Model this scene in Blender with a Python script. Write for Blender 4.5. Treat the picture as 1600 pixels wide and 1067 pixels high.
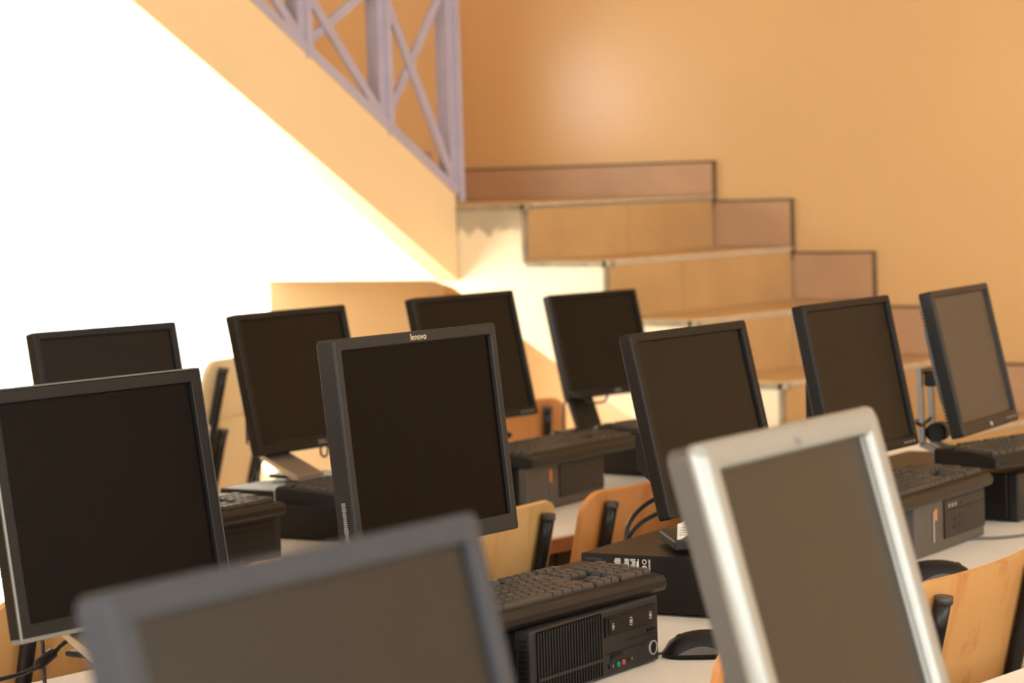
import bpy, bmesh, math, random
from mathutils import Vector, Matrix, Euler
R = math.radians
random.seed(4)
sc = bpy.context.scene
col = sc.collection
for o in list(bpy.data.objects):
    bpy.data.objects.remove(o)

# ------------------------------------------------------------------ camera
EYE = 1.465
yaw, pitch, roll = R(39.295), R(3.608), R(1.864)
fw = Vector((math.cos(yaw)*math.cos(pitch), math.sin(yaw)*math.cos(pitch), -math.sin(pitch)))
rt = Vector((math.sin(yaw), -math.cos(yaw), 0))
up = rt.cross(fw)
r2 = rt*math.cos(roll) - up*math.sin(roll)
u2 = up*math.cos(roll) + rt*math.sin(roll)
cam_data = bpy.data.cameras.new('camera')
cam = bpy.data.objects.new('camera', cam_data)
col.objects.link(cam)
m = Matrix((r2, u2, -fw)).transposed().to_4x4()
m.translation = (0, 0, EYE)
cam.matrix_world = m
cam_data.sensor_width = 36
cam_data.lens = 4049/1600*36
cam_data.clip_start = .05
cam_data.dof.use_dof = True
cam_data.dof.focus_distance = 3.8
cam_data.dof.aperture_fstop = 5.6
sc.camera = cam

# ------------------------------------------------------------------ world, daylight, exposure
sc.view_settings.view_transform = 'Standard'
sc.view_settings.look = 'None'
sc.view_settings.gamma = 1
sc.view_settings.exposure = -0.06
sc.cycles.use_denoising = True
sc.cycles.max_bounces = 10
sc.cycles.diffuse_bounces = 6
sc.cycles.sample_clamp_indirect = 8
w = bpy.data.worlds.new('sky')
sc.world = w
w.use_nodes = True
bg = w.node_tree.nodes['Background']
bg.inputs[0].default_value = (1.0, .98, .95, 1)
bg.inputs[1].default_value = 4.0

def area_light(name, loc, direction, sx, sy, power, color):
    l = bpy.data.lights.new(name, 'AREA')
    l.shape = 'RECTANGLE'; l.size = sx; l.size_y = sy
    l.energy = power; l.color = color
    o = bpy.data.objects.new(name, l); col.objects.link(o)
    o.location = loc
    o.rotation_euler = Vector(direction).to_track_quat('-Z', 'Y').to_euler()
    return o
# daylight coming in through the windows of the left wall and of the back wall
for y in (-2.0, .6, 3.2):
    area_light('daylight_and_fill', (-2.45, y, 2.0), (1, 0, 0), 1.9, 1.7, 86, (.97, .97, 1.0))
for x in (-.6, 2.3, 5.2):
    area_light('daylight_and_fill', (x, -3.85, 2.5), (0, 1, 0), 2.2, 2.0, 78, (.98, .98, 1.0))  # front wall: fill lamps added behind the camera to brighten surfaces facing it
area_light('daylight_and_fill', (5.2, 6.2, 1.35), (0, -1, 0), 1.4, 1.7, 150, (1.0, .96, .88))
area_light('daylight_and_fill', (5.85, 6.2, 1.77), (0, -1, 0), .46, .42, 4.2, (1.0, .95, .88))

# ------------------------------------------------------------------ helpers
def tag(o, label=None, cat=None, group=None, kind=None):
    if label: o['label'] = label
    if cat: o['category'] = cat
    if group: o['group'] = group
    if kind: o['kind'] = kind
    return o

def thing(name, label, cat, loc=(0, 0, 0), rz=0.0, group=None):
    o = bpy.data.objects.new(name, None); col.objects.link(o)
    o.empty_display_size = .05
    o.location = loc; o.rotation_euler = (0, 0, rz)
    return tag(o, label, cat, group)

class MB:
    def __init__(s): s.bm = bmesh.new()
    def _add(s, src, mat=None):
        vm = {}
        for v in src.verts:
            vm[v] = s.bm.verts.new(mat @ v.co if mat else v.co)
        for f in src.faces:
            try: nf = s.bm.faces.new([vm[v] for v in f.verts]); nf.smooth = f.smooth
            except ValueError: pass
        src.free()
        return s
    def box(s, c, d, bev=0.0, seg=2, mat=None):
        b = bmesh.new()
        bmesh.ops.create_cube(b, size=1)
        for v in b.verts: v.co = Vector((v.co.x*d[0]+c[0], v.co.y*d[1]+c[1], v.co.z*d[2]+c[2]))
        if bev > 0: bmesh.ops.bevel(b, geom=list(b.edges), offset=min(bev, min(d)*.45), segments=seg, affect='EDGES', profile=.5)
        return s._add(b, mat)
    def ring(s, loops, cap0=True, cap1=True, smooth=False, mat=None, close=False):
        b = bmesh.new(); vs = [[b.verts.new(p) for p in lp] for lp in loops]
        n = len(vs[0])
        pairs = list(zip(vs[:-1], vs[1:]))
        if close: pairs.append((vs[-1], vs[0]))
        for a, c in pairs:
            for i in range(n):
                f = b.faces.new((a[i], a[(i+1) % n], c[(i+1) % n], c[i])); f.smooth = smooth
        if not close:
            if cap0: b.faces.new(vs[0][::-1])
            if cap1: b.faces.new(vs[-1])
        return s._add(b, mat)
    def prism(s, poly, a, b_, f, mat=None):
        """poly 2d, extruded from a to b_, f(u,v,t) -> 3d"""
        return s.ring([[f(u, v, a) for u, v in poly], [f(u, v, b_) for u, v in poly]], mat=mat)
    def tube(s, pts, r, seg=10, mat=None, caps=True, close=False):
        pts = [Vector(p) for p in pts]; loops = []
        n = len(pts); prev = None
        for i, p in enumerate(pts):
            if i == 0: t = pts[1]-p
            elif i == n-1: t = p-pts[i-1]
            else: t = (pts[i+1]-p).normalized()+(p-pts[i-1]).normalized()
            t.normalize()
            if prev is None:
                a = Vector((0, 0, 1)) if abs(t.z) < .9 else Vector((1, 0, 0))
                u = t.cross(a).normalized()
            else:
                u = (prev-t*prev.dot(t)).normalized()
            prev = u; v = t.cross(u)
            rr = r[i] if isinstance(r, (list, tuple)) else r
            loops.append([p+u*math.cos(2*math.pi*k/seg)*rr+v*math.sin(2*math.pi*k/seg)*rr for k in range(seg)])
        return s.ring(loops, smooth=True, mat=mat)
    def bar(s, p0, p1, w_, d_, nrm=(0, -1, 0)):
        p0, p1 = Vector(p0), Vector(p1)
        t = (p1-p0).normalized(); n = Vector(nrm); a = t.cross(n).normalized(); n = a.cross(t).normalized()
        lp = lambda p: [p+a*sx*w_/2+n*sy*d_/2 for sx, sy in ((-1, -1), (1, -1), (1, 1), (-1, 1))]
        return s.ring([lp(p0), lp(p1)])
    def build(s, name, mt, parent=None, mat=None, autosmooth=True):
        bmesh.ops.recalc_face_normals(s.bm, faces=s.bm.faces)
        me = bpy.data.meshes.new(name); s.bm.to_mesh(me); s.bm.free()
        me.materials.append(mt)
        o = bpy.data.objects.new(name, me); col.objects.link(o)
        if parent: o.parent = parent
        if mat is not None: o.matrix_local = mat
        return o

def rrect(w_, h_, r, n=5, cx=0, cz=0, y=0):
    """rounded rectangle in XZ at depth y"""
    pts = []
    for qx, qz, a0 in ((1, 1, 0), (-1, 1, 90), (-1, -1, 180), (1, -1, 270)):
        for k in range(n+1):
            a = R(a0+90*k/n)
            pts.append((cx+qx*(w_/2-r)+r*math.cos(a), y, cz+qz*(h_/2-r)+r*math.sin(a)))
    return pts

def spline(pts, n=8):
    pts = [Vector(p) for p in pts]; out = []
    P = [pts[0]*2-pts[1]]+pts+[pts[-1]*2-pts[-2]]
    for i in range(1, len(P)-2):
        for k in range(n):
            t = k/n
            a, b, c, d = P[i-1:i+3]
            out.append(.5*((2*b)+(c-a)*t+(2*a-5*b+4*c-d)*t*t+(3*b-a-3*c+d)*t**3))
    out.append(pts[-1])
    return out

def text(name, body, size, mt, parent, mat, ext=.0002, align='CENTER', bold=0.0):
    c = bpy.data.curves.new(name, 'FONT')
    c.body = body; c.size = size; c.extrude = ext; c.align_x = align; c.align_y = 'CENTER'; c.offset = bold
    c.materials.append(mt)
    tmp = bpy.data.objects.new(name+'_outline', c); col.objects.link(tmp)
    bpy.context.view_layer.update()
    me = bpy.data.meshes.new_from_object(tmp.evaluated_get(bpy.context.evaluated_depsgraph_get()))
    bpy.data.objects.remove(tmp); bpy.data.curves.remove(c)
    me.materials.clear(); me.materials.append(mt)
    o = bpy.data.objects.new(name, me); col.objects.link(o)
    o.parent = parent; o.matrix_local = mat
    return o
FRONT = Matrix.Rotation(R(90), 4, 'X')          # text standing up, facing local -Y

def copy_tree(o, parent=None):
    c = o.copy(); col.objects.link(c)
    if parent: c.parent = parent
    for ch in list(o.children): copy_tree(ch, c)
    return c

# ------------------------------------------------------------------ materials
def P(name, color, rough=.5, metal=0.0, spec=.5, var=0.0, scale=8.0, bump=0.0, bscale=60.0, color2=None, coat=0.0):
    mt = bpy.data.materials.new(name); mt.use_nodes = True
    nt = mt.node_tree; b = nt.nodes['Principled BSDF']
    b.inputs['Base Color'].default_value = (*color, 1)
    b.inputs['Roughness'].default_value = rough
    b.inputs['Metallic'].default_value = metal
    b.inputs['Specular IOR Level'].default_value = spec
    if coat: b.inputs['Coat Weight'].default_value = coat
    if var or bump:
        tc = nt.nodes.new('ShaderNodeTexCoord')
    if var:
        n = nt.nodes.new('ShaderNodeTexNoise'); n.inputs['Scale'].default_value = scale; n.inputs['Detail'].default_value = 5
        nt.links.new(tc.outputs['Object'], n.inputs['Vector'])
        r = nt.nodes.new('ShaderNodeValToRGB')
        c2 = color2 or tuple(c*(1-var) for c in color)
        r.color_ramp.elements[0].position = .35; r.color_ramp.elements[1].position = .65
        r.color_ramp.elements[0].color = (*c2, 1); r.color_ramp.elements[1].color = (*color, 1)
        nt.links.new(n.outputs['Fac'], r.inputs['Fac']); nt.links.new(r.outputs['Color'], b.inputs['Base Color'])
    if bump:
        n2 = nt.nodes.new('ShaderNodeTexNoise'); n2.inputs['Scale'].default_value = bscale; n2.inputs['Detail'].default_value = 3
        nt.links.new(tc.outputs['Object'], n2.inputs['Vector'])
        bp = nt.nodes.new('ShaderNodeBump'); bp.inputs['Strength'].default_value = bump; bp.inputs['Distance'].default_value = .01
        nt.links.new(n2.outputs['Fac'], bp.inputs['Height']); nt.links.new(bp.outputs['Normal'], b.inputs['Normal'])
    return mt

def wood(name, c1, c2, c3, rough=.4):
    mt = bpy.data.materials.new(name); mt.use_nodes = True
    nt = mt.node_tree; b = nt.nodes['Principled BSDF']; b.inputs['Roughness'].default_value = rough
    tc = nt.nodes.new('ShaderNodeTexCoord'); oi = nt.nodes.new('ShaderNodeObjectInfo')
    ad = nt.nodes.new('ShaderNodeVectorMath'); ad.operation = 'ADD'
    mp = nt.nodes.new('ShaderNodeMapping'); mp.inputs['Scale'].default_value = (7, 7, 2.2)
    nt.links.new(tc.outputs['Object'], ad.inputs[0]); nt.links.new(oi.outputs['Random'], ad.inputs[1])
    nt.links.new(ad.outputs[0], mp.inputs['Vector'])
    n = nt.nodes.new('ShaderNodeTexNoise'); n.inputs['Scale'].default_value = 1.6; n.inputs['Detail'].default_value = 8; n.inputs['Distortion'].default_value = 1.6
    nt.links.new(mp.outputs[0], n.inputs['Vector'])
    r = nt.nodes.new('ShaderNodeValToRGB'); e = r.color_ramp.elements
    e[0].position = .30; e[0].color = (*c2, 1); e[1].position = .56; e[1].color = (*c1, 1)
    x = e.new(.70); x.color = (*c1, 1); y = e.new(.44); y.color = (*c1, 1); z = e.new(.37); z.color = (*c3, 1)
    nt.links.new(n.outputs['Fac'], r.inputs['Fac']); nt.links.new(r.outputs['Color'], b.inputs['Base Color'])
    return mt

M = {}
M['wall'] = P('warm_wall_paint', (.76, .49, .225), .31, spec=.45, var=.05, scale=1.3, bump=.12, bscale=5)
M['white_wall'] = P('white_plaster', (.90, .88, .82), .7, var=.04, scale=3)
M['stringer'] = P('cream_stair_paint', (.88, .66, .37), .55, var=.04, scale=2)
M['lit_wall'] = P('wall_paint_lit', (.92, .78, .54), .6, var=.04, scale=2)  # wall paint lightened: brightness under the landing put into the colour
M['ceiling'] = P('ceiling_paint', (.88, .87, .84), .8, var=.03, scale=2)
M['floor'] = P('floor_terrazzo', (.58, .46, .33), .35, var=.2, scale=30)
M['concrete'] = P('rough_concrete', (.36, .30, .20), .85, var=.3, scale=14, bump=.5, bscale=40)
M['tile'] = P('tan_tile', (.60, .38, .165), .38, var=.14, scale=5)
M['skirt'] = P('brown_pink_tile', (.54, .34, .20), .38, var=.12, scale=5)
M['grout'] = P('pale_grout', (.72, .58, .40), .8, var=.2, scale=25)
M['grime'] = P('dark_grout', (.16, .10, .05), .8, var=.3, scale=30)
M['rail'] = P('lilac_rail_paint', (.46, .42, .52), .4, var=.08, scale=12)
M['desk'] = P('cream_laminate', (.92, .89, .82), .36, var=.03, scale=6)
M['edge'] = P('brown_edge_band', (.36, .16, .07), .5, var=.25, scale=25)
M['black_metal'] = P('black_enamel_tube', (.006, .0055, .005), .34, spec=.4)
M['cap'] = P('grey_tube_cap', (.055, .05, .045), .45, var=.2, scale=80)
M['ply'] = wood('beech_plywood', (.58, .31, .105), (.46, .18, .05), (.53, .25, .08))
M['ply2'] = wood('pale_plywood', (.70, .44, .17), (.58, .29, .09), (.66, .38, .13))
M['ply3'] = wood('orange_plywood', (.62, .27, .08), (.52, .19, .05), (.58, .23, .06))
M['ply_glare'] = wood('plywood_in_glare', (.86, .72, .45), (.78, .60, .32), (.83, .68, .40))  # window glare on the stacked chairs, put into a paler wood colour
M['black'] = P('black_plastic', (.006, .0055, .005), .45, spec=.3, var=.15, scale=40, bump=.05, bscale=900)
M['gap_shade'] = P('grille_gap_shade', (.003, .003, .003), .8, spec=.1)
M['charcoal'] = P('charcoal_plastic', (.015, .0145, .014), .5, spec=.4, var=.1, scale=30, bump=.05, bscale=900)
M['dark'] = P('dark_plastic', (.012, .011, .010), .42, spec=.35, var=.1, scale=30)
M['case'] = P('black_steel_case', (.006, .0055, .005), .42, spec=.3, var=.12, scale=20)
M['grey'] = P('warm_grey_plastic', (.085, .074, .062), .5, var=.08, scale=25)
M['key'] = P('key_plastic', (.050, .045, .038), .42, var=.1, scale=60)
M['silver'] = P('silver_plastic', (.35, .365, .345), .30, metal=.35, var=.03, scale=30)
M['dimsilver'] = P('dull_silver_plastic', (.045, .050, .060), .5, metal=.1, spec=.3, var=.05, scale=30)
M['metal'] = P('brushed_aluminium', (.60, .56, .50), .35, metal=.9, var=.05, scale=60)
M['chrome'] = P('chrome', (.75, .75, .75), .12, metal=1)
M['ring'] = P('polished_ring', (.75, .73, .70), .25, metal=.6)
M['rim'] = P('satin_rim', (.20, .20, .185), .35, metal=.4)
M['legmetal'] = P('dull_leg_metal', (.26, .24, .21), .35, metal=.6)
M['white'] = P('white_print', (.78, .76, .72), .6)
M['greyprint'] = P('grey_print', (.30, .28, .26), .6)
M['dimprint'] = P('dim_print', (.09, .08, .075), .5)
M['green'] = P('green_plastic', (.02, .30, .20), .5)
M['pink'] = P('pink_plastic', (.55, .09, .10), .5)
M['orange'] = P('orange_print', (.65, .22, .07), .5)
M['blue'] = P('blue_plastic', (.10, .25, .55), .5)
M['cream'] = P('cream_sticker', (.62, .52, .33), .6)
M['cable'] = P('black_cable', (.012, .012, .012), .38)
M['greycable'] = P('grey_cable', (.12, .11, .09), .5)
M['paper'] = P('paper_tag', (.80, .74, .64), .7, var=.04, scale=50)

def screen_mat(name, base, rough, ior):
    mt = P(name, base, rough); mt.node_tree.nodes['Principled BSDF'].inputs['IOR'].default_value = ior
    return mt
M['screen'] = screen_mat('matte_lcd', (.003, .0026, .0022), .30, 1.30)
M['screen_dark'] = screen_mat('dark_matte_lcd', (.002, .0017, .0015), .30, 1.20)
M['screen_haze_mid'] = screen_mat('lcd_grey_reflection', (.032, .027, .021), .34, 1.40)  # haze of the reflected room put into this and the two colours below
M['screen_haze_dim'] = screen_mat('lcd_dim_reflection', (.018, .0155, .0115), .34, 1.36)
M['screen_haze_pale'] = screen_mat('lcd_pale_reflection', (.050, .043, .035), .34, 1.42)

def slab_plaster():
    """cream plaster whose top edge has worn down to bare grey concrete"""
    mt = P('worn_cream_plaster', (.82, .70, .48), .7)
    nt = mt.node_tree; b = nt.nodes['Principled BSDF']
    tc = nt.nodes.new('ShaderNodeTexCoord'); sp = nt.nodes.new('ShaderNodeSeparateXYZ')
    nt.links.new(tc.outputs['Object'], sp.inputs[0])
    n = nt.nodes.new('ShaderNodeTexNoise'); n.inputs['Scale'].default_value = 13; n.inputs['Detail'].default_value = 6
    nt.links.new(tc.outputs['Object'], n.inputs['Vector'])
    a = nt.nodes.new('ShaderNodeMath'); a.operation = 'MULTIPLY_ADD'; a.inputs[1].default_value = .14
    nt.links.new(n.outputs['Fac'], a.inputs[0]); nt.links.new(sp.outputs['Z'], a.inputs[2])
    r = nt.nodes.new('ShaderNodeValToRGB'); e = r.color_ramp.elements
    e[0].position = .0; e[0].color = (.82, .70, .48, 1); e[1].position = 1.0; e[1].color = (.42, .36, .25, 1)
    mr = nt.nodes.new('ShaderNodeMapRange'); mr.inputs['From Min'].default_value = 1.385-.080+.065; mr.inputs['From Max'].default_value = 1.385-.062+.065
    nt.links.new(a.outputs[0], mr.inputs['Value']); nt.links.new(mr.outputs[0], r.inputs['Fac'])
    nt.links.new(r.outputs['Color'], b.inputs['Base Color'])
    return mt
M['slab'] = slab_plaster()

def glass_mat():
    mt = bpy.data.materials.new('window_glass'); mt.use_nodes = True
    nt = mt.node_tree; nt.nodes.clear()
    o = nt.nodes.new('ShaderNodeOutputMaterial'); mx = nt.nodes.new('ShaderNodeMixShader')
    t = nt.nodes.new('ShaderNodeBsdfTransparent'); g = nt.nodes.new('ShaderNodeBsdfGlossy')
    t.inputs[0].default_value = (.95, .97, .96, 1); g.inputs['Roughness'].default_value = .03
    mx.inputs[0].default_value = .06
    nt.links.new(t.outputs[0], mx.inputs[1]); nt.links.new(g.outputs[0], mx.inputs[2]); nt.links.new(mx.outputs[0], o.inputs[0])
    return mt
M['glass'] = glass_mat()

# ------------------------------------------------------------------ room shell
XR, YB, XL, YF, ZC = 6.833, 5.89, -2.2, -3.6, 4.3
def struct(name, mb, mt): return tag(mb.build(name, mt), kind='structure')
struct('floor', MB().box(((XL+XR)/2, (YF+YB)/2, -.05), (XR-XL+.6, YB-YF+.6, .1)), M['floor'])
struct('ceiling', MB().box(((XL+XR)/2, (YF+YB)/2, ZC+.05), (XR-XL+.6, YB-YF+.6, .1)), M['ceiling'])
struct('wall_right', MB().box((XR+.1, (YF+YB)/2, ZC/2), (.2, YB-YF+.6, ZC)), M['wall'])
mb = MB()
mb.box(((XL+XR)/2, YF-.1, .75), (XR-XL, .2, 1.5)).box(((XL+XR)/2, YF-.1, (3.5+ZC)/2), (XR-XL, .2, ZC-3.5))
xs = [XL]
for x in (-.6, 2.3, 5.2): xs += [x-1.1, x+1.1]
xs.append(XR)
for a, b in zip(xs[0::2], xs[1::2]): mb.box(((a+b)/2, YF-.1, 2.5), (b-a, .2, 2.0))
struct('wall_front', mb, M['wall'])
# left wall with three windows
mb = MB()
ZL0, ZL1 = 1.15, 2.85
mb.box((XL-.1, (YF+YB)/2, ZL0/2), (.2, YB-YF+.4, ZL0)).box((XL-.1, (YF+YB)/2, (ZL1+ZC)/2), (.2, YB-YF+.4, ZC-ZL1))
ys = [YF-.2]
for y in (-2.0, .6, 3.2): ys += [y-.95, y+.95]
ys.append(YB+.2)
for a, b in zip(ys[0::2], ys[1::2]): mb.box((XL-.1, (a+b)/2, (ZL0+ZL1)/2), (.2, b-a, ZL1-ZL0))
struct('wall_left', mb, M['wall'])
def window(n, c, wd, ht, axis):
    """frame with glass, lying in the plane x=const (axis x) or y=const (axis y)"""
    f = MB(); g = MB()
    T = (lambda u, v, t: (c[0]+t, c[1]+u, c[2]+v)) if axis == 'x' else (lambda u, v, t: (c[0]+u, c[1]+t, c[2]+v))
    D = (lambda u, v, t: (t, u, v)) if axis == 'x' else (lambda u, v, t: (u, t, v))
    for s in (-1, 1):
        f.box(T(s*(wd/2-.025), 0, 0), D(.05, ht, .06)); f.box(T(0, s*(ht/2-.025), 0), D(wd, .05, .06))
    if axis == 'x': f.box(T(0, 0, 0), D(.04, ht, .05))
    o = struct('window_%d' % n, f, M['white_wall'])
    g.box(T(0, 0, 0), D(wd-.06, ht-.06, .006)).build('pane', M['glass'], o)
for i, y in enumerate((-2.0, .6, 3.2)): window(2+i, (XL-.1, y, 2.0), 1.9, 1.7, 'x')
for i, x in enumerate((-.6, 2.3, 5.2)): window(6+i, (x, YF-.1, 2.5), 2.2, 2.0, 'y')  # unseen front windows, added to let the fill light in
# back wall: the wide window below the upper flight follows the slope of its soffit, a small one lights the landing
SL = .66                                             # slope of the upper flight
sof = lambda x: 1.176+SL*(5.83-x)                    # its underside
WX0, WX1, WZ0, WZ1 = 4.40, 5.97, .50, 2.1
xt = 5.83-(WZ1-1.176)/SL
mb = MB()
f = lambda u, v, t: (u, t, v)
mb.prism([(XL-.2, 0), (XR+.2, 0), (XR+.2, WZ0), (XL-.2, WZ0)], YB, YB+.2, f)
mb.prism([(XL-.2, WZ0), (WX0, WZ0), (WX0, WZ1), (XL-.2, WZ1)], YB, YB+.2, f)
mb.prism([(5.83, 1.176), (XR+.2, 1.176), (XR+.2, 1.56), (5.24, 1.56)], YB, YB+.2, f)
struct('wall_back_lower', MB().prism([(WX1, WZ0), (XR+.2, WZ0), (XR+.2, 1.176), (WX1, 1.176)], YB, YB+.2, f), M['lit_wall'])
mb.prism([(xt, WZ1), (5.24, 1.56), (5.62, 1.56), (5.62, WZ1)], YB, YB+.2, f)
mb.prism([(6.08, 1.56), (XR+.2, 1.56), (XR+.2, 1.98), (6.08, 1.98)], YB, YB+.2, f)
mb.prism([(5.62, 1.98), (XR+.2, 1.98), (XR+.2, WZ1), (5.62, WZ1)], YB, YB+.2, f)
mb.prism([(XL-.2, WZ1), (XR+.2, WZ1), (XR+.2, ZC), (XL-.2, ZC)], YB, YB+.2, f)
struct('wall_back', mb, M['wall'])
fr = MB().box((WX0+.03, YB+.1, (WZ0+WZ1)/2), (.06, .06, WZ1-WZ0)).box(((WX0+WX1)/2, YB+.1, WZ0+.03), (WX1-WX0, .06, .06))
fr.box(((WX0+xt)/2, YB+.1, WZ1-.03), (xt-WX0, .06, .06))
win = struct('window_1', fr, M['white_wall'])
MB().prism([(WX0, WZ0), (WX1, WZ0), (WX1, 1.176), (5.83, 1.176), (xt, WZ1), (WX0, WZ1)], YB+.097, YB+.103, f).build('pane', M['glass'], win)
window(5, (5.85, YB+.1, 1.77), .46, .42, 'y')

# ------------------------------------------------------------------ stairs
X0S, RIS, TRD, YN, ZN = 5.855, .1667, .2919, 4.739, 1.385
st = thing('staircase', 'tiled lower flight of stairs climbing to a landing along the orange wall', 'staircase', (0, 0, 0))
NS = 8
# concrete body: stepped on top, sloping slab below, landing slab behind
prof = [(YB-.004, ZN), (YN, ZN)]
for k in range(NS):
    z = ZN-RIS*(k+1) if k < NS-1 else 0.0
    prof.append((YN-TRD*k, z))
    if k < NS-1: prof.append((YN-TRD*(k+1), z))
sl = RIS/TRD
yb = YN+.33
prof += [(yb-(1.175)/sl, 0.0), (yb-.06, 1.175-.03), (yb+.05, 1.175), (YB-.004, 1.175)]
body = MB().prism(prof, X0S, XR-.002, lambda y, z, x: (x, y, z)).build('slab', M['slab'], st)
tl, gr = M['tile'], M['grout']
for k in range(NS):
    zt = ZN-RIS*k; y = YN-TRD*k
    if k == NS-1: h = zt
    else: h = RIS
    # riser tile with a joint in the middle, on a pale bedding
    mbt = MB(); wid = XR-X0S-.036; j = .38 if k % 2 else .52
    mbt.box((X0S+.012+wid*j/2, y-.006, zt-h/2-.004), (wid*j-.004, .012, h-.014), .0015)
    mbt.box((X0S+.012+wid*(j+(1-j)/2), y-.006, zt-h/2-.004), (wid*(1-j)-.004, .012, h-.014), .0015)
    mbt.build('riser', tl, st)
    d = TRD if k else YB-YN-.01
    MB().box((X0S+.5, y+d/2-.010, zt+.002), (XR-X0S-.030, d-.010, .008), .002).build('tread', M['tile'], st)
    gm = MB().box((X0S+.004, y-.004, zt-h/2), (.016, .012, h+.004)).box((X0S+.004, y+d/2-.02, zt-.006), (.016, d+.02, .016))
    gm.build('edge_strip', M['concrete'], st)
    MB().box(((X0S+XR)/2, y-.0065, zt+.001), (XR-X0S-.03, .014, .007), .001).build('nosing', M['grout'], st)
    sh = .10 if k == 0 else .14
    # skirting tile on the wall, its top edge left dark
    y0, y1 = (y-.005, y+TRD-.004)
    if k == 0: y1 = YB-.01
    sk = MB().box((XR-.009, (y0+y1)/2, zt+.008+sh/2), (.012, y1-y0, sh), .001).build('skirting_tile', M['skirt'], st)
    dk = MB().box((XR-.009, (y0+y1)/2, zt+sh+.012), (.014, y1-y0+.006, .006)).box((XR-.009, y0-.004, zt-.01+sh/2), (.014, .006, sh+.05))
    dk.build('joint', M['grime'], sk)

# upper flight: stringer slab rising to the left, with steps on it
uf = thing('upper_staircase_flight', 'cream sided upper flight of stairs rising to the left above the window', 'staircase', (0, 0, 0))
YS = 4.985
XE, NU = 5.85, 9
xtop = XE-NU*.2526
top = lambda x: 1.425+SL*(5.85-x)
MB().prism([(XE, 1.165), (XE, top(XE)), (xtop, top(xtop)), (xtop-.4, top(xtop)), (xtop-.4, top(xtop)-.26), (xtop-.12, top(xtop)-.26)], YS, YS+.08,
           lambda x, z, y: (x, y, z)).build('stringer', M['stringer'], uf)
MB().prism([(XE-.002, 1.167), (XE-.002, 1.33), (xtop, top(xtop)-.09), (xtop-.4, top(xtop)-.09), (xtop-.4, top(xtop)-.258), (xtop-.12, top(xtop)-.258)], YS+.08, YB-.002,
           lambda x, z, y: (x, y, z)).build('soffit_slab', M['white_wall'], uf)
for k in range(NU):
    x1 = XE-.2526*k
    MB().box((x1-.126, (YS+.08+YB)/2, 1.385+RIS*(k+1)-.10), (.252, YB-YS-.09, .20), .004).build('step', M['skirt'], uf)
MB().box(((XL+xtop)/2-.18, (YS+YB)/2, 2.80), (xtop-XL-.46, YB-YS-.01, .20)).build('upper_landing', M['white_wall'], uf)

# railing on the upper flight
rl = thing('stair_railing', 'lilac painted metal stair railing with crossed flat bars', 'railing', (0, 0, 0))
YR = 4.995
rm = M['rail']
zt_ = lambda x: top(x)+.012
MB().bar((5.86, YR, zt_(5.86)), (3.7, YR, zt_(3.7)), .026, .03).build('bottom_rail', rm, rl)
MB().bar((5.90, YR, zt_(5.88)+.92), (3.7, YR, zt_(3.7)+.92), .045, .05).build('handrail', rm, rl)
px = [5.875, 5.573, 5.245, 4.92, 4.60, 4.28, 3.96]
for i, x in enumerate(px):
    b = MB()
    zb = zt_(x)-.02
    b.box((x, YR-.012, zb+.47), (.022, .012, .94))                     # flat bar in front
    b.box((x-.012, YR+.0175, zb+.47+.02), (.046, .047, .90))             # box post behind it
    b.build('post', rm, rl)
for a, b_ in zip(px[:-1], px[1:]):
    # each bay: one brace rising to the right, one rising to the left
    za, zb = zt_(a), zt_(b_)
    first = a == px[0]
    h1 = .365 if first else .155
    h2 = .63 if first else .42
    m_ = MB(); m_.bar((a-.01, YR-.004, za+.01), (b_, YR-.004, zb+h1+.01), .027, .010); m_.build('cross_brace', rm, rl)
    m_ = MB(); m_.bar((b_-.012, YR+.006, zb+.01), (a-.02, YR+.006, za+h2), .027, .010); m_.build('cross_brace', rm, rl)

# ------------------------------------------------------------------ desks
DZ = .755
def desk(x0, x1, y0, y1, label, rz=0):
    t = thing('computer_desk', label, 'desk', ((x0+x1)/2, (y0+y1)/2, 0), rz, 'rows of long computer desks')
    L, W = x1-x0, y1-y0
    MB().box((0, 0, DZ-.002), (L-.004, W-.004, .004)).build('desktop', M['desk'], t)
    MB().box((0, 0, DZ-.018), (L, W, .028), .002).build('edge_band', M['edge'], t)
    MB().box((0, -W/2+.06, DZ-.06), (L-.1, .03, .055)).box((0, W/2-.06, DZ-.06), (L-.1, .03, .055)).build('apron_bar', M['black_metal'], t)
    n = 3
    for i in range(n):
        for s in (-1, 1):
            MB().box((-L/2+.07+(L-.14)*i/(n-1), s*(W/2-.06), (DZ-.032)/2), (.035, .035, DZ-.032), .003).build('leg', M['black_metal'], t)
    return t
desk(.30, 4.2, .70, 1.74, 'cream topped long desk at the front, under the two blurred monitors')
desk(1.50, 5.6, 2.03, 2.92, 'cream topped long desk in the middle row, holding the mice')
desk(2.35, 5.75, 3.16, 4.22, 'cream topped long desk in the back row, nearest the staircase')

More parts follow.
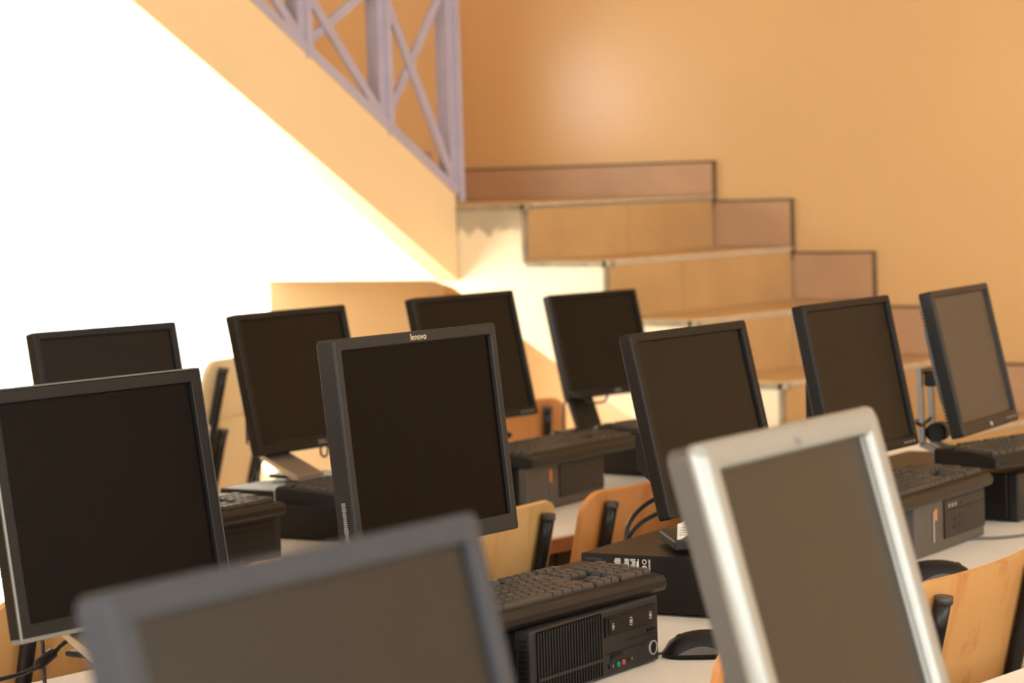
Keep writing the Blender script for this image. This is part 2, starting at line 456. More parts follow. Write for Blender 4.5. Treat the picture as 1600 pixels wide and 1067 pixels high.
# ------------------------------------------------------------------ chairs
def make_chair(label, group=None, ply='ply', ph=.27, top_h=.865):
    t = thing('plywood_chair', label, 'chair', (0, 0, 0), 0, group)
    W, th = .43, .011
    lean = R(13)
    up_ = Vector((0, -math.sin(lean), math.cos(lean)))
    base = Vector((0, -.20, top_h))                  # top edge of the panel
    loops = []
    # curved rounded panel: front and back surfaces
    nx = 12
    outline = rrect(W, ph, .045, 6)
    def pt(p, off):
        u, v = p[0], p[2]
        bow = .022*(1-(2*u/W)**2)
        q = base+up_*(v-ph/2)
        return (u, q.y-bow+off*math.cos(lean), q.z+off*math.sin(lean))
    b = MB()
    # build as grid strips so the bow is smooth
    US = [-W/2+.045*(1-math.cos(R(90*k/6))) for k in range(6)]
    US = US+[-W/2+.045+(W-.09)*k/10 for k in range(11)]+[-u for u in US[::-1]]
    def cols(off):
        c = []
        for u in US:
            r = .045; e = W/2-abs(u)
            cut = r-math.sqrt(max(0, r*r-(r-e)**2)) if e < r else 0
            c.append([pt((u, 0, ph/2-cut), off), pt((u, 0, ph/6), off), pt((u, 0, -ph/6), off), pt((u, 0, -ph/2+cut), off)])
        return c
    F, B = cols(th), cols(0)
    lps = [[*F[i], *B[i][::-1]] for i in range(len(US))]
    b.ring(lps, smooth=False)
    b.build('backrest', M[ply], t)
    # seat
    s = MB()
    outl = rrect(.40, .40, .05, 6)
    s.ring([[(p[0], p[2]+.03, .440) for p in outl], [(p[0], p[2]+.03, .452) for p in outl]])
    s.build('seat', M[ply], t)
    # legs
    for sx in (-1, 1):
        x = sx*(W/2-.058)
        q = base-up_*.028
        y_t = q.y-.024
        pts = spline([(x, y_t, q.z), (x, y_t+.05, q.z-.22), (x, -.155, .50), (x, -.17, .40), (x, -.25, .012)], 6)
        lg = MB().tube(pts, .0125, 10).build('leg', M['black_metal'], t)
        MB().tube([(x, y_t-.001, q.z-.004), (x, y_t-.002, q.z+.007)], .0132, 10).build('cap', M['cap'], lg)
        MB().tube(spline([(x, .20, .425), (x, .215, .37), (x, .24, .012)], 5), .0115, 10).build('leg', M['black_metal'], t)
        MB().tube([(x, -.165, .427), (x, .20, .427)], .011, 8).build('seat_rail', M['black_metal'], t)
    MB().tube([(-W/2+.05, .19, .415), (W/2-.05, .19, .415)], .010, 8).build('stretcher', M['black_metal'], t)
    return t
def place(o, x, y, rz=0, z=0):
    o.location = (x, y, z); o.rotation_euler = (0, 0, rz); return o
GC = 'plywood chairs with black tube legs'
proto = make_chair('plywood chair with grained back at the right edge, behind the silver monitor', GC, 'ply')
place(proto, 3.39, 2.10, R(4))
def chair(label, x, y, rz=0, z=0, ply=None):
    c = copy_tree(proto); c['label'] = label; place(c, x, y, rz, z)
    if ply:
        for ch in c.children:
            if ch.name.startswith(('backrest', 'seat')) and not ch.name.startswith('seat_rail'):
                ch.data = ch.data.copy(); ch.data.materials[0] = M[ply]
    return c
chair('plywood chair mostly hidden under the left side of the silver monitor', 2.92, 2.09, R(2), 0, 'ply3')
chair('orange plywood chair behind the black desktop computer with two arching cables', 4.05, 3.19, R(3), 0, 'ply3')
chair('pale plywood chair beside the right edge of the charcoal grey monitor', 3.55, 3.18, R(2), 0, 'ply2')
chair('plywood chair showing only its top edge left of the charcoal grey monitor', 3.07, 3.13, R(3), 0, 'ply3')
chair('plywood chair behind the thin silver edged monitor at the left', 2.64, 3.20, R(2), 0, 'ply')
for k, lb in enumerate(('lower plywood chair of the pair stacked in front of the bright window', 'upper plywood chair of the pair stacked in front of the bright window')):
    chair(lb, 4.72-.02*k, 5.05-.03*k, R(24), .16*k, 'ply_glare')
chair('plywood chair under the stairs beside the back right monitor', 5.48, 4.62, R(-40), .0, 'ply3')

# ------------------------------------------------------------------ monitors
def make_monitor(label, c, yw, tilt, W, H, t=.03, side=.016, topm=.018, botm=.024, rc=.006, mats=('dark', 'dark'), rim=None, back=.028,
                 zsup=.857, stand='foot', logo=None, buttons=0, deep=.006, ribs=False, lcd='screen', wide=.040, sx=0.0, sy=0.0):
    """c: centre of the panel front, relative to the camera height"""
    c = Vector((c[0], c[1], c[2]+EYE))
    ca, sa = math.cos(yw), math.sin(yw)
    off = .055                                       # stand sits behind the panel front
    root = thing('computer_monitor', label, 'monitor', (c.x-sa*off, c.y+ca*off, zsup), yw, 'flat computer monitors')
    zc = c.z-zsup
    Mt = Matrix.Translation((0, -off, zc)) @ Matrix.Rotation(-tilt, 4, 'X')
    iw, ih = W-2*side, H-topm-botm; icz = (botm-topm)/2
    n = 5
    hs = MB()
    L = [rrect(iw, ih, .002, n, 0, icz, deep+.001), rrect(iw+.002, ih+.002, .003, n, 0, icz, .001), rrect(iw+.005, ih+.005, .004, n, 0, icz, 0),
         rrect(W-.005, H-.005, max(rc-.0025, .001), n, 0, 0, 0), rrect(W-.0012, H-.0012, max(rc-.0006, .0015), n, 0, 0, .0012), rrect(W, H, rc, n, 0, 0, .004),
         rrect(W, H, rc, n, 0, 0, t-.002), rrect(W-.004, H-.004, rc, n, 0, 0, t),
         rrect(W-.05, H-.05, .02, n, 0, 0, t+.004), rrect(W-.13, H-.13, .02, n, 0, 0, t+back)]
    hs.ring(L, cap0=False, cap1=True)
    if ribs:
        for i in range(34): hs.box((-W/2+.020, t+.001, -H/2+.035+i*(H-.07)/33), (.02, .011, .0032))
    hs.build('housing', M[mats[0]], root, Mt)
    MB().box((0, deep+.001, icz), (iw+.001, .002, ih+.001)).build('screen', M[lcd], root, Mt)
    if mats[1] != mats[0]:                           # a bezel of another finish, proud of the housing
        bz = MB()
        bz.ring([rrect(iw, ih, .002, n, 0, icz, deep), rrect(iw+.004, ih+.004, .004, n, 0, icz, -.003), rrect(iw+.016, ih+.012, .006, n, 0, icz, -.006),
                 rrect(W-.012, H-.010, rc, n, 0, 0, -.006), rrect(W-.003, H-.003, rc, n, 0, 0, -.003), rrect(W+.001, H+.001, rc, n, 0, 0, .002), rrect(W+.001, H+.001, rc, n, 0, 0, .009), rrect(W-.004, H-.004, rc, n, 0, 0, .009)],
                cap0=False, cap1=False, smooth=True)
        bz.build('bezel', M[mats[1]], root, Mt)
    if rim:
        rm_ = MB().ring([rrect(W-.002, H-.002, rc, n, 0, 0, -.0006), rrect(W+.0012, H+.0012, rc, n, 0, 0, .0004), rrect(W+.0012, H+.0012, rc, n, 0, 0, .003), rrect(W-.002, H-.002, rc, n, 0, 0, .003)], close=True)
        rm_.build('rim', M[rim], root, Mt)
        MB().box((0, .013, H/2+.0004), (W-.012, .024, .0016), .0006).build('top_strip', M[rim], root, Mt)
        MB().box((0, .010, -H/2+.001), (W+.002, .021, .006), .001).build('bottom_strip', M[rim], root, Mt)
    fy = -.0065 if mats[1] != mats[0] else -.0003
    if logo:
        body, size, x, z, mt = logo
        text('logo', body, size, M[mt], root, Mt @ Matrix.Translation((x, fy, z)) @ FRONT)
    if buttons:
        for i in range(buttons):
            bx = W/2-.020-.013*(buttons-1-i)
            MB().box((bx, fy, -H/2+botm*.45), (.0055, .0014, .0035), .0005).build('button', M['greyprint' if mats[0] != 'charcoal' else 'dimprint'], root, Mt)
    zb = zc-H/2
    pb = (-off)-math.sin(-tilt)*0                    # bottom edge y of the panel
    yb_ = -off-(H/2)*math.sin(tilt)
    if stand == 'plate_silver' or stand == 'plate_black':
        mt = M['metal'] if stand == 'plate_silver' else M['black']
        s = MB()
        prof_ = [(yb_+.048, zb+.03), (yb_+.040, zb+.008), (yb_-.045+sy, .010), (yb_-.045+sy, .002), (yb_-.03+sy, .002), (yb_+.055, zb+.008), (yb_+.062, zb+.03)]
        s.prism(prof_, sx-wide, sx+wide, lambda y, z, x: (x, y, z)); s.build('stand_neck', mt, root)
        MB().box((sx+.012, yb_+.010+sy, .005), (wide*1.7, .09, .008), .003).build('stand_base', M['black'], root)
        MB().box((sx*.5, yb_+.066, zb+.055), (.06+abs(sx), .024, .07), .004).build('hinge_block', M['black'], root)
        if stand == 'plate_silver':                  # padlock eye under the panel
            MB().tube([(.055+.012*math.sin(a), yb_+.03, zb-.010+.014*math.cos(a)) for a in [k*math.pi/7 for k in range(15)]], .0025, 6).build('cable_hook', M['black'], root)
            MB().prism([(-.02, .0), (.06, .0), (.05, -.010), (.03, -.014), (.0, -.012)], yb_+.004, yb_+.02, lambda x, z, y: (x+.07, y, z+zb+.001)).build('cable_cover', M['black'], root)
    elif stand == 'block':
        rot = Matrix.Translation((-.072, -.095, 0)) @ Matrix.Rotation(R(-47), 4, 'Z')
        MB().box((0, 0, .009), (.145, .145, .016), .003, mat=rot).build('stand_base', M['charcoal'], root)
        s = MB(); s.prism([(-.085, .048), (-.055, .040), (.045, zb+.07), (.045, zb+.13), (.02, zb+.13)], -.075, -.005, lambda y, z, x: (x, y, z)); s.build('stand_neck', M['black'], root)
        MB().tube([(-.080, -.072, .044), (.0, -.072, .044)], .020, 18).build('hinge', M['black'], root)
        MB().tube([(-.084, -.072, .044), (-.080, -.072, .044)], .012, 18).tube([(.0, -.072, .044), (.004, -.072, .044)], .012, 18).build('hinge_cap', M['chrome'], root)
        MB().bar((-.098, -.10, zb+.022), (-.088, -.085, .03), .012, .006, (1, 0, 0)).build('strut', M['chrome'], root)
    elif stand == 'wire':
        y0 = .077
        s = MB()
        for x in (.11, .045):
            s.bar((x, y0, .036), (x, y0+.004, .192), .012, .010, (1, 0, 0)); s.bar((x, y0+.003, .040), (x, y0-.085, .006), .012, .010, (1, 0, 0))
        s.bar((.039, y0+.004, .188), (.116, y0+.004, .188), .012, .010, (0, 1, 0))
        s.build('stand_frame', M['legmetal'], root)
        MB().box((.077, .05, .172), (.05, .05, .03), .004).build('hinge_block', M['black'], root)
        MB().tube([(.055, .055, .062), (.10, .055, .062)], .020, 14).build('cable_spool', M['black'], root)
        MB().tube([(.035, y0-.085, .006), (.12, y0-.085, .006)], .006, 8).build('stand_base', M['chrome'], root)
    else:
        dz = zb+.05
        MB().box((0, .035, dz/2+.01), (.07, .03, dz+.02), .006).build('stand_neck', M[mats[0]], root)
        MB().box((0, .02, .008), (.22, .17, .014), .006).build('stand_base', M[mats[0]], root)
        MB().box((0, .02, dz+.04), (.09, .05, .10), .006).build('hinge_block', M[mats[0]], root)
    return root
D = R
make_monitor('blurred dull silver framed monitor, nearest the camera at bottom left', (1.226, 1.139, -.398), D(5.6), D(13.7), .39, .33, t=.030, side=.020, topm=.021, botm=.03, rc=.008,
             mats=('dimsilver', 'dimsilver'), zsup=DZ, lcd='screen_haze_dim')
make_monitor('bright silver framed monitor, blurred in the right foreground', (2.096, 1.328, -.404), D(7.3), D(15.2), .39, .33, t=.032, side=.034, topm=.028, botm=.036, rc=.012,
             mats=('grey', 'silver'), zsup=DZ, lcd='screen_haze_mid', logo=('hp', .016, .0, .148, 'greyprint'))
make_monitor('black monitor edged with a thin silver rim, cut by the left edge', (2.299, 2.568, -.406), D(1.3), D(8.9), .383, .321, t=.024, side=.020, topm=.020, botm=.022, rc=.003,
             mats=('black', 'black'), rim='rim', stand='plate_silver', lcd='screen_dark', wide=.10)
LEN = make_monitor('sharp charcoal grey monitor with a small pale wordmark on its top bezel', (2.813, 2.461, -.371), D(2.3), D(6.1), .372, .312, t=.034, side=.0155, topm=.018, botm=.026, rc=.005,
             mats=('charcoal', 'charcoal'), logo=('lenovo', .0135, .0, .147, 'cream'), stand='foot', lcd='screen_dark')
make_monitor('black monitor standing on the black desktop computer with a white tag', (3.533, 2.472, -.406), D(3.4), D(12.8), .365, .306, t=.024, side=.018, topm=.016, botm=.022, rc=.006,
             mats=('black', 'black'), stand='block')
make_monitor('black monitor behind the silver one, four buttons along its lower right bezel', (4.137, 2.544, -.390), D(4.7), D(11.4), .350, .293, t=.026, side=.014, topm=.015, botm=.020, rc=.005,
             mats=('black', 'black'), buttons=4, stand='foot')
make_monitor('black monitor on a thin bent metal stand, rightmost in the photo', (4.576, 2.550, -.387), D(10.7), D(12.4), .346, .290, t=.028, side=.014, topm=.015, botm=.026, rc=.005,
             mats=('dark', 'dark'), buttons=5, stand='wire', logo=('hp', .014, .0, -.134, 'white'), ribs=True, lcd='screen_haze_pale')
make_monitor('black monitor at far left, rising behind the thin silver rimmed one', (3.38, 3.755, -.403), D(-4.9), D(11.2), .344, .288, t=.026, side=.016, topm=.016, botm=.02, rc=.005,
             mats=('black', 'black'), stand='foot')
make_monitor('black monitor with pale lettering on its lower bezel and a slanted silver neck', (3.962, 3.815, -.409), D(2.5), D(11.9), .357, .2995, t=.026, side=.016, topm=.016, botm=.024, rc=.006,
             mats=('black', 'black'), stand='plate_silver', logo=('DELL', .013, .02, -.139, 'greyprint'), sx=-.110, sy=-.03)
make_monitor('black monitor half hidden behind the charcoal grey monitor, in the back row', (4.564, 3.842, -.409), D(-.9), D(12.9), .357, .2995, t=.026, side=.014, topm=.014, botm=.020, rc=.005,
             mats=('black', 'black'), buttons=4, stand='foot')
make_monitor('small black monitor on a slanted black neck, rightmost in the back row', (5.242, 3.988, -.425), D(-6.7), D(14.6), .320, .268, t=.026, side=.012, topm=.013, botm=.018, rc=.006,
             mats=('black', 'black'), stand='plate_black', zsup=DZ, sx=-.085, sy=.02, logo=('DELL', .011, .015, -.1255, 'greyprint'))

# ------------------------------------------------------------------ desktop computers lying flat
PW, PH, PD = .338, .098, .38
def make_pc(label, x, y, yw, kind, W=PW, H=PH, Dp=PD):
    """x,y: front left bottom corner on the desk"""
    ca, sa = math.cos(yw), math.sin(yw)
    t = thing('desktop_computer', label, 'computer', (x+ca*W/2-sa*Dp/2, y+sa*W/2+ca*Dp/2, DZ), yw, 'desktop computers lying flat under the monitors')
    f0 = -Dp/2
    MB().box((0, .012, H/2+.002), (W-.004, Dp-.024, H-.006), .003).build('case', M['case' if kind != 'office' else 'case'], t)
    for sx in (-1, 1):
        for sy in (-1, 1): MB().box((sx*(W/2-.04), sy*(Dp/2-.05), .002), (.02, .02, .004)).build('foot', M['black'], t)
    # fraction of the front face (u right, v up) -> local point
    U = lambda u, v: (-W/2+u*W, v*H)
    def plate(name, u0, u1, v0, v1, d, mt, parent=t, out=0.0, bev=.0008):
        (xa, za), (xb, zb) = U(u0, v0), U(u1, v1)
        return MB().box(((xa+xb)/2, f0-out+d/2-.0005, (za+zb)/2), (xb-xa, d, zb-za), bev).build(name, M[mt], parent)
    if kind == 'vent':
        fp = MB().box((0, f0+.013, H/2+.001), (W, .026, H-.002), .004)
        fp.build('front_panel', M['charcoal'], t)
        # ventilation grille: near-black plate painting the recess shade, fins, one cross bar
        g = plate('grille', .035, .53, .06, .97, .003, 'gap_shade', out=.001)
        fins = MB()
        for i in range(23):
            u = .04+i*.0212
            xa, _ = U(u+.004, 0)
            fins.box((xa, f0-.0022+.0009, H*.50), (.0021, .0012, H*.90), .0003)
        fins.box((-W/2+.285*W, f0-.0022, H*.30), (W*.495, .0034, .0045), .0006)
        fins.build('fins', M['charcoal'], g)
        od = plate('optical_drive', .555, .965, .60, .89, .004, 'black', out=.003)
        plate('drive_tray', .575, .930, .63, .86, .003, 'case', od, out=.005)
        for u, s in ((.60, .007), (.745, .009), (.905, .008)):
            xa, za = U(u, .745)
            m_ = MB().box((xa, f0-.0058, za), (s*.8, .0008, s*.55)).box((xa, f0-.0058, za+s*.55), (s*.6, .0008, s*.2)).box((xa, f0-.0058, za-s*.55), (s*.7, .0008, s*.22))
            m_.build('disc_mark', M['greyprint'], od)
        plate('eject_button', .90, .965, .50, .545, .002, 'black', out=.002)
        plate('drive_seam', .72, .96, .455, .462, .001, 'black', out=.001)
        plate('panel_seam', .555, .985, .345, .352, .001, 'black', out=.001)
        cs = plate('card_slot', .60, .69, .245, .335, .002, 'case', out=.002)
        plate('slot_opening', .61, .68, .285, .305, .0015, 'black', cs, out=.0035)
        for u, v, mt in ((.60, .155, None), (.655, .16, 'green'), (.695, .165, 'pink'), (.755, .175, None)):
            xa, za = U(u, v)
            if mt:
                MB().ring([[(xa+r_*math.cos(a), f0+yy, za+r_*math.sin(a)) for a in [2*math.pi*k/16 for k in range(16)]] for r_, yy in ((.0038, -.001), (.0036, -.003), (.0022, -.003), (.0020, .0))], close=True).build('audio_port', M[mt], t)
            else:
                pt_ = MB().box((xa-.003, f0-.0008, za), (.006, .0016, .006)).build('usb_port', M['black'], t)
                MB().box((xa+.0045, f0-.0008, za), (.0012, .0012, .004)).build('port_mark', M['greyprint'], pt_)
        xa, za = U(.945, .235)
        circ = lambda r_, yy: [(xa+r_*math.cos(a), f0+yy, za+r_*math.sin(a)) for a in [2*math.pi*k/24 for k in range(24)]]
        pbm = MB().ring([circ(.0088, 0), circ(.0086, -.0012), circ(.005, -.0016)], cap0=False).build('power_button', M['black'], t)
        MB().ring([circ(.0110, 0), circ(.0108, -.0022), circ(.0090, -.0022), circ(.0088, .0)], close=True).build('button_ring', M['ring'], pbm)
        sl_ = MB()
        for i in range(11): sl_.box((-W/2-.0006, f0+.014, .012+i*.0072), (.002, .012, .0036))
        sl_.build('side_slots', M['black'], t)
        plate('sticker', .045, .075, .02, .10, .001, 'cream', out=.0085)
    elif kind == 'office':
        MB().box((0, f0+.011, H/2+.001), (W, .022, H-.002), .003).build('front_panel', M['grey'], t)
        d = plate('drive_panel', .40, .985, .22, .94, .004, 'dark', out=.003)
        plate('drive_seam', .42, .97, .73, .745, .001, 'black', d, out=.004)
        plate('optical_button', .62, .65, .80, .84, .001, 'black', d, out=.004)
        for i in range(3): plate('disc_mark', .45+.045*i, .475+.045*i, .79, .86, .0008, 'greyprint', d, out=.0038)
        for u, v in ((.52, .52), (.60, .55), (.52, .36), (.60, .39)): plate('usb_port', u, u+.03, v, v+.07, .001, 'black', d, out=.004)
        plate('light_strip', .250, .262, .22, .80, .002, 'metal', out=.002)
        plate('logo', .275, .305, .62, .84, .0012, 'orange', out=.0012)
    elif kind == 'plain':
        MB().box((0, f0+.011, H/2+.001), (W, .022, H-.002), .003).build('front_panel', M['grey'], t)
        plate('drive_panel', .40, .985, .22, .94, .004, 'dark', out=.003)
        plate('logo', .275, .305, .60, .88, .0012, 'orange', out=.0012)
        plate('name_strip', .275, .300, .32, .55, .0008, 'dimprint', out=.001)
    elif kind == 'ports':
        MB().box((0, f0+.011, H/2+.001), (W, .022, H-.002), .003).build('front_panel', M['dark'], t)
        d = plate('drive_panel', .10, .94, .42, .92, .003, 'case', out=.002)
        plate('drive_tray', .20, .88, .56, .80, .002, 'black', d, out=.003)
        for u in (.30, .42, .54, .66):
            xa, za = U(u, .2)
            MB().ring([[(xa+r_*math.cos(a), f0+yy, za+r_*math.sin(a)) for a in [2*math.pi*k/16 for k in range(16)]] for r_, yy in ((.0062, 0), (.006, -.0015), (.0048, -.0015), (.0046, .0))], close=True).build('audio_port', M['grey'], t)
    else:                                            # black box with dark front
        MB().box((0, f0+.011, H/2+.001), (W, .022, H-.002), .004).build('front_panel', M['dark'], t)
        plate('drive_panel', .30, .95, .30, .92, .003, 'black', out=.002)
    return t
make_pc('vented charcoal desktop computer under the charcoal grey monitor, with a chrome ringed button', 2.690, 2.185, R(5.6), 'vent')
box_pc = make_pc('black desktop computer with a white printed label on its side', 3.372, 2.205, R(9.5), 'black')
make_pc('grey fronted desktop computer with a silver strip, beside the blue stickered one', 4.025, 2.375, R(7.6), 'office')
blue_pc = make_pc('black desktop computer with a small blue sticker at the right edge', 4.545, 2.445, R(7), 'black')
make_pc('black desktop computer under the thin silver rimmed monitor, behind the blurred one', 2.27, 2.14, R(3), 'black', .33)
make_pc('dark desktop computer with four round ports, behind the silver rimmed monitor', 3.105, 3.365, R(4), 'ports')
make_pc('black desktop computer holding the monitor with a slanted silver neck', 3.72, 3.43, R(4), 'black')
make_pc('grey fronted desktop computer with an orange mark, right of the charcoal grey monitor', 4.215, 3.42, R(8.8), 'plain')
make_pc('black desktop computer under the small monitor in the back row', 4.86, 3.50, R(-3), 'black')

# label printed on the side of the black computer, facing its left
side = Matrix.Rotation(R(-90), 4, 'Z')               # local -Y of the plate turned to face -X
def side_pt(d_back, z): return Vector((-PW/2+.001, -PD/2+d_back, z))
lab = MB()
def dash(b, d_back, z, l, h, th=.0006): b.box((-PW/2+.0016, -PD/2+d_back, z), (th, l, h))
random.seed(11)
b = MB()
for d0, wd in ((.319, .0125), (.303, .0115), (.289, .0095)):
    z = .090
    while z > .034:
        L = random.uniform(.6, 1)*wd
        dash(b, d0-wd+L/2, z, L, .0012); z -= .0024
dash(b, .2745, .062, .0012, .058); dash(b, .2765, .078, .0018, .018)
z = .090
while z > .040:
    dash(b, .2545, z, random.uniform(.002, .004), .0014); z -= .0028
for zc_, r_ in ((.087, .004), (.076, .005), (.062, .0055), (.050, .0045)):
    b.ring([[(-PW/2+.0016, -PD/2+.2635+q*math.cos(a), zc_+q*math.sin(a)) for a in [2*math.pi*k/14 for k in range(14)]] for q in (r_, r_*.7)], cap0=False, cap1=False)
dash(b, .2635, .076, .006, .004); dash(b, .2635, .062, .002, .007)
dash(b, .270, .033, .012, .003); dash(b, .259, .033, .005, .006)
b.build('regulatory_label', M['white'], box_pc)
text('name_mark', 'ThinkCentre', .0052, M['dimprint'], box_pc, Matrix.Translation((-PW/2+.0014, -PD/2+.355, .0885)) @ Matrix.Rotation(R(-90), 4, 'Z') @ FRONT)
# blue sticker on the front of the computer at the right edge
MB().box((-PW/2+.05, -PD/2-.0045, .040), (.022, .001, .034)).build('sticker', M['blue'], blue_pc)

# ------------------------------------------------------------------ keyboards
def make_keyboard(label, x, y, yw, z, W=.455, Dk=.158, key='key', case='dark'):
    """x,y: front left corner"""
    ca, sa = math.cos(yw), math.sin(yw)
    t = thing('keyboard', label, 'keyboard', (x+ca*W/2-sa*Dk/2, y+sa*W/2+ca*Dk/2, z), yw, 'black keyboards lying on the computers')
    h0, h1 = .024, .034
    pr = [(-Dk/2+.004, 0), (-Dk/2, .006), (-Dk/2, h0-.009), (-Dk/2+.006, h0-.002), (-Dk/2+.018, h0), (Dk/2-.006, h1), (Dk/2, h1-.005), (Dk/2, .004), (Dk/2-.004, 0)]
    c = MB()
    lp = []
    for xx, s in ((-W/2, .94), (-W/2+.004, 1), (W/2-.004, 1), (W/2, .94)):
        lp.append([(xx, v[0]*s, (v[1]-.014)*s+.014) for v in pr])
    c.ring(lp); c.build('case', M[case], t)
    k = MB()
    sl_ = (h1-h0)/(Dk-.024)
    def kk(u0, v, wd, dp=1.0):
        """key at column u0 (key units), row v from the front"""
        p = .0190
        x0 = -W/2+.013+u0*p; y0 = -Dk/2+.021+v*p
        wx, dy = wd*p-.002, dp*p-.002
        zz = h0+sl_*(y0+dy/2+Dk/2-.018)
        a = [(x0, y0), (x0+wx, y0), (x0+wx, y0+dy), (x0, y0+dy)]
        i = .0022
        bq = [(x0+i, y0+i*.6), (x0+wx-i, y0+i*.6), (x0+wx-i, y0+dy-i), (x0+i, y0+dy-i)]
        k.ring([[(*q, zz-.002) for q in a], [(*q, zz+.003) for q in a], [(*q, zz+.0075) for q in bq]], cap0=False)
    rows = [[1.25, 1.25, 1.25, 6.0, 1.25, 1.25, 1.25, 1.5], [2.25]+[1]*10+[2.75], [1.75]+[1]*11+[2.25], [1.5]+[1]*12+[1.5], [1]*13+[2]]
    for v, r in enumerate(rows):
        u = 0
        for wd in r: kk(u, v, wd); u += wd
    u = 0
    for gset in ((0,), (2, 3, 4, 5), (6.5, 7.5, 8.5, 9.5), (11, 12, 13, 14)):
        for u in gset: kk(u, 5.35, 1)
    for i in range(3):
        kk(15.3+i, 0, 1); kk(15.3+i, 3, 1); kk(15.3+i, 4, 1); kk(15.3+i, 5.35, 1)
    kk(16.3, 1, 1)
    for v in range(5):
        for i in range(4):
            if v == 0 and i == 1: continue
            if i == 3 and v in (1, 3): continue
            kk(18.6+i, v, 2 if (v == 0 and i == 0) else 1, 2 if (i == 3 and v in (0, 2)) else 1)
    k.build('keys', M[key], t)
    return t
KZ = .8555
make_keyboard('black keyboard on the vented charcoal computer, in sharp focus', 2.600, 2.200, R(2.4), KZ)
make_keyboard('black keyboard on the grey fronted computer beside the silver monitor', 3.905, 2.335, R(7.6), KZ)
make_keyboard('black keyboard at the right edge, under the bent metal stand', 4.445, 2.435, R(-8), KZ+.016)
make_keyboard('black keyboard left of the silver necked monitor, behind the rimmed screen', 2.980, 3.330, R(4), KZ)
make_keyboard('black keyboard under the silver necked monitor, left edge of it free', 3.545, 3.335, R(6), KZ)
make_keyboard('black keyboard on the computer with an orange mark, right of the charcoal grey monitor', 4.205, 3.395, R(6), KZ)
make_keyboard('black keyboard under the small monitor in the back row', 4.705, 3.465, R(-3), KZ)

# ------------------------------------------------------------------ mice
def make_mouse(label, x, y, yw):
    t = thing('computer_mouse', label, 'mouse', (x, y, DZ), yw, 'black computer mice')
    L, W, H = .115, .064, .038
    lp = []
    n = 18
    for i in range(11):
        s = -1+2*i/10
        yy = s*L/2
        wd = W/2*math.sqrt(max(.02, 1-abs(s)**3.2))*(.92 if s > 0 else 1.0)
        hh = H*math.sqrt(max(.03, 1-abs((s+.18)/1.19)**2.4))
        lp.append([(wd*math.copysign(abs(math.cos(a))**.75, math.cos(a)), yy, .001+max(0, hh*math.sin(a))**1.0 if math.sin(a) > 0 else .001) for a in [2*math.pi*k/n for k in range(n)]])
    MB().ring(lp, smooth=True).build('body', M['black'], t)
    g = MB().tube([(-.0035, .030, .026), (.0035, .030, .026)], .008, 14).build('scroll_wheel', M['charcoal'], t)
    for s in (-1, 1):
        MB().ring([[(s*(W/2*.985-.0015*j), -.035+.07*i/8, .008+.012*math.sin(math.pi*i/8)*j) for i in range(9)] for j in (0, 1)], cap0=False, cap1=False).build('side_grip', M['grey'], t)
    return t
make_mouse('black mouse on the cream desk beside the vented charcoal computer', 3.085, 2.185, R(38))
make_mouse('black mouse on the cream desk beside the grey fronted computer', 3.835, 2.215, R(-140))

# ------------------------------------------------------------------ cables and small things
def cable(label, pts, r=.003, mt='cable', name='cable', group=None, n=8):
    o = MB().tube(spline(pts, n), r, 8).build(name, M[mt])
    return tag(o, label, 'cable', group)
GB = 'black cables'
cable('outer of the two thick black cables arching over the black labelled computer', [(3.535, 2.655, .78), (3.542, 2.66, .833), (3.556, 2.66, .868), (3.595, 2.65, .896), (3.64, 2.62, .915)], .0042)
cable('inner of the two thick black cables arching over the black labelled computer', [(3.55, 2.675, .78), (3.557, 2.67, .830), (3.592, 2.67, .856), (3.631, 2.65, .875), (3.68, 2.60, .895)], .0042)
c_ = thing('cable', 'black split cable hanging from the monitor with the silver neck', 'cable', (3.94, 3.93, .858))
for nm, pts in (('strand', [(3.945, 3.90, .91), (3.938, 3.93, .888), (3.923, 3.93, .858), (3.895, 3.93, .818), (3.88, 3.93, .79), (3.87, 3.95, .759)]), ('strand', [(3.941, 3.92, .880), (3.941, 3.94, .869), (3.94, 3.94, .842), (3.938, 3.94, .80), (3.937, 3.95, .759)])):
    MB().tube([Vector(q)-Vector((3.94, 3.93, .858)) for q in spline(pts)], .0032, 8).build(nm, M['cable'], c_)
c_ = thing('cable', 'black cable with a bulging filter knot below the silver rimmed monitor', 'cable', (2.324, 2.75, .824))
MB().tube([Vector(q)-Vector((2.324, 2.75, .824)) for q in spline([(2.12, 2.76, .790), (2.22, 2.75, .808), (2.287, 2.75, .812), (2.324, 2.75, .824), (2.357, 2.75, .841), (2.377, 2.73, .858), (2.39, 2.68, .90)])], .0033, 8).build('cord', M['cable'], c_)
a_, b_ = Vector((-.024, 0, -.010)), Vector((.022, 0, .011))
MB().tube([a_, a_*.75, a_*.6, b_*.6, b_*.75, b_], [.0035, .0042, .0078, .0078, .0042, .0035], 12).build('filter_knot', M['black'], c_)
cable('thin black cable hanging straight down below the silver rimmed monitor', [(2.331, 2.70, .90), (2.331, 2.76, .862), (2.332, 2.765, .839), (2.332, 2.765, .813), (2.333, 2.765, .760)], .0028)
cable('thin dark cable beside the slanted black neck of the small monitor', [(5.15, 4.0, .93), (5.118, 4.02, .899), (5.106, 4.02, .871), (5.105, 4.02, .839), (5.113, 4.02, .801), (5.12, 4.03, .759)], .003)
cable('short black cable looping under the small back row monitor', [(5.06, 3.98, .935), (5.084, 3.95, .916), (5.136, 3.95, .897), (5.189, 3.95, .897), (5.236, 3.97, .925)], .003)
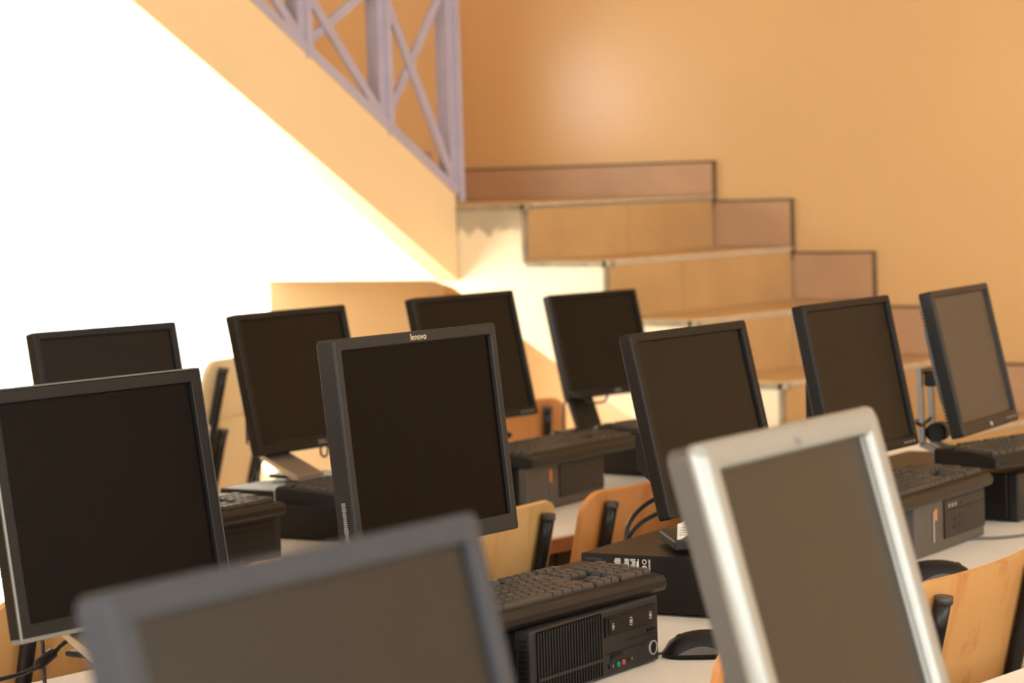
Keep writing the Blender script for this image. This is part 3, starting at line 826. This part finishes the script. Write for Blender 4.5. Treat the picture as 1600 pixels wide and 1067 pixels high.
cable('black cable arching behind the keyboard beside the silver monitor', [(4.335, 2.60, .855), (4.354, 2.62, .858), (4.386, 2.62, .868), (4.436, 2.62, .871), (4.485, 2.62, .861), (4.50, 2.62, .82), (4.50, 2.66, .76)], .003)
cable('thin dark cable between the two rightmost monitors', [(4.46, 2.62, .96), (4.491, 2.64, .955), (4.516, 2.65, .947), (4.549, 2.66, .942), (4.60, 2.67, .95)], .004)
cable('thin grey wire lying behind the keyboard at the right edge', [(4.62, 2.66, .863), (4.624, 2.64, .882), (4.635, 2.63, .886), (4.706, 2.63, .876), (4.80, 2.66, .862)], .002, 'greycable')
cable('thin grey cable lying on the desk at the right edge', [(4.25, 2.47, .759), (4.302, 2.41, .758), (4.335, 2.37, .758), (4.40, 2.345, .758), (4.52, 2.34, .758)], .003, 'greycable')
cable('thin black cable running from the vented computer to its mouse', [(2.99, 2.26, .759), (3.02, 2.245, .759), (3.045, 2.228, .762), (3.062, 2.215, .765)], .002)
cable('thin black cable curling behind the keyboard on the vented computer', [(3.08, 2.60, .80), (3.106, 2.55, .824), (3.136, 2.55, .834), (3.169, 2.55, .836), (3.195, 2.56, .82), (3.20, 2.58, .76)], .0028)
t = thing('cable_plug', 'small white and blue plug behind the orange marked keyboard', 'plug', (5.07, 4.02, DZ), R(20))
MB().box((0, 0, .045), (.034, .05, .018), .003).build('shell', M['white'], t)
MB().box((0, 0, .018), (.030, .05, .036), .003).build('body', M['blue'], t)
t = thing('paper_tag', 'white paper tag hanging on the stand of the monitor on the labelled computer', 'tag', (3.395, 2.420, .873), R(-35))
tg = MB()
n_ = 10
f0_ = [(-.022+.044*k/n_, .006*math.sin(k/n_*3.4), .030*(k/n_)**2) for k in range(n_+1)]
tg.ring([[(x, y, z), (x+.003, y+.004, z+.026), (x+.003, y+.0046, z+.026), (x, y+.0006, z)] for x, y, z in f0_])
tg.build('paper', M['paper'], t)
for k in range(4): MB().box((-.013+.001*k, -.0004, .008+.004*k), (.010, .0008, .0012)).build('print_line', M['greyprint'], t)

# printed label strip on the left side of the charcoal grey monitor
Mt = Matrix.Translation((0, -.055, (-.371+EYE)-.857)) @ Matrix.Rotation(-R(6.1), 4, 'X')
lb = MB()
for k in range(22): lb.box((-.372/2-.0004, .017, -.128+.0026*k), (.0012, random.choice((.006, .0075, .005)), .0016))
lb.build('serial_label', M['greyprint'], LEN, Mt)
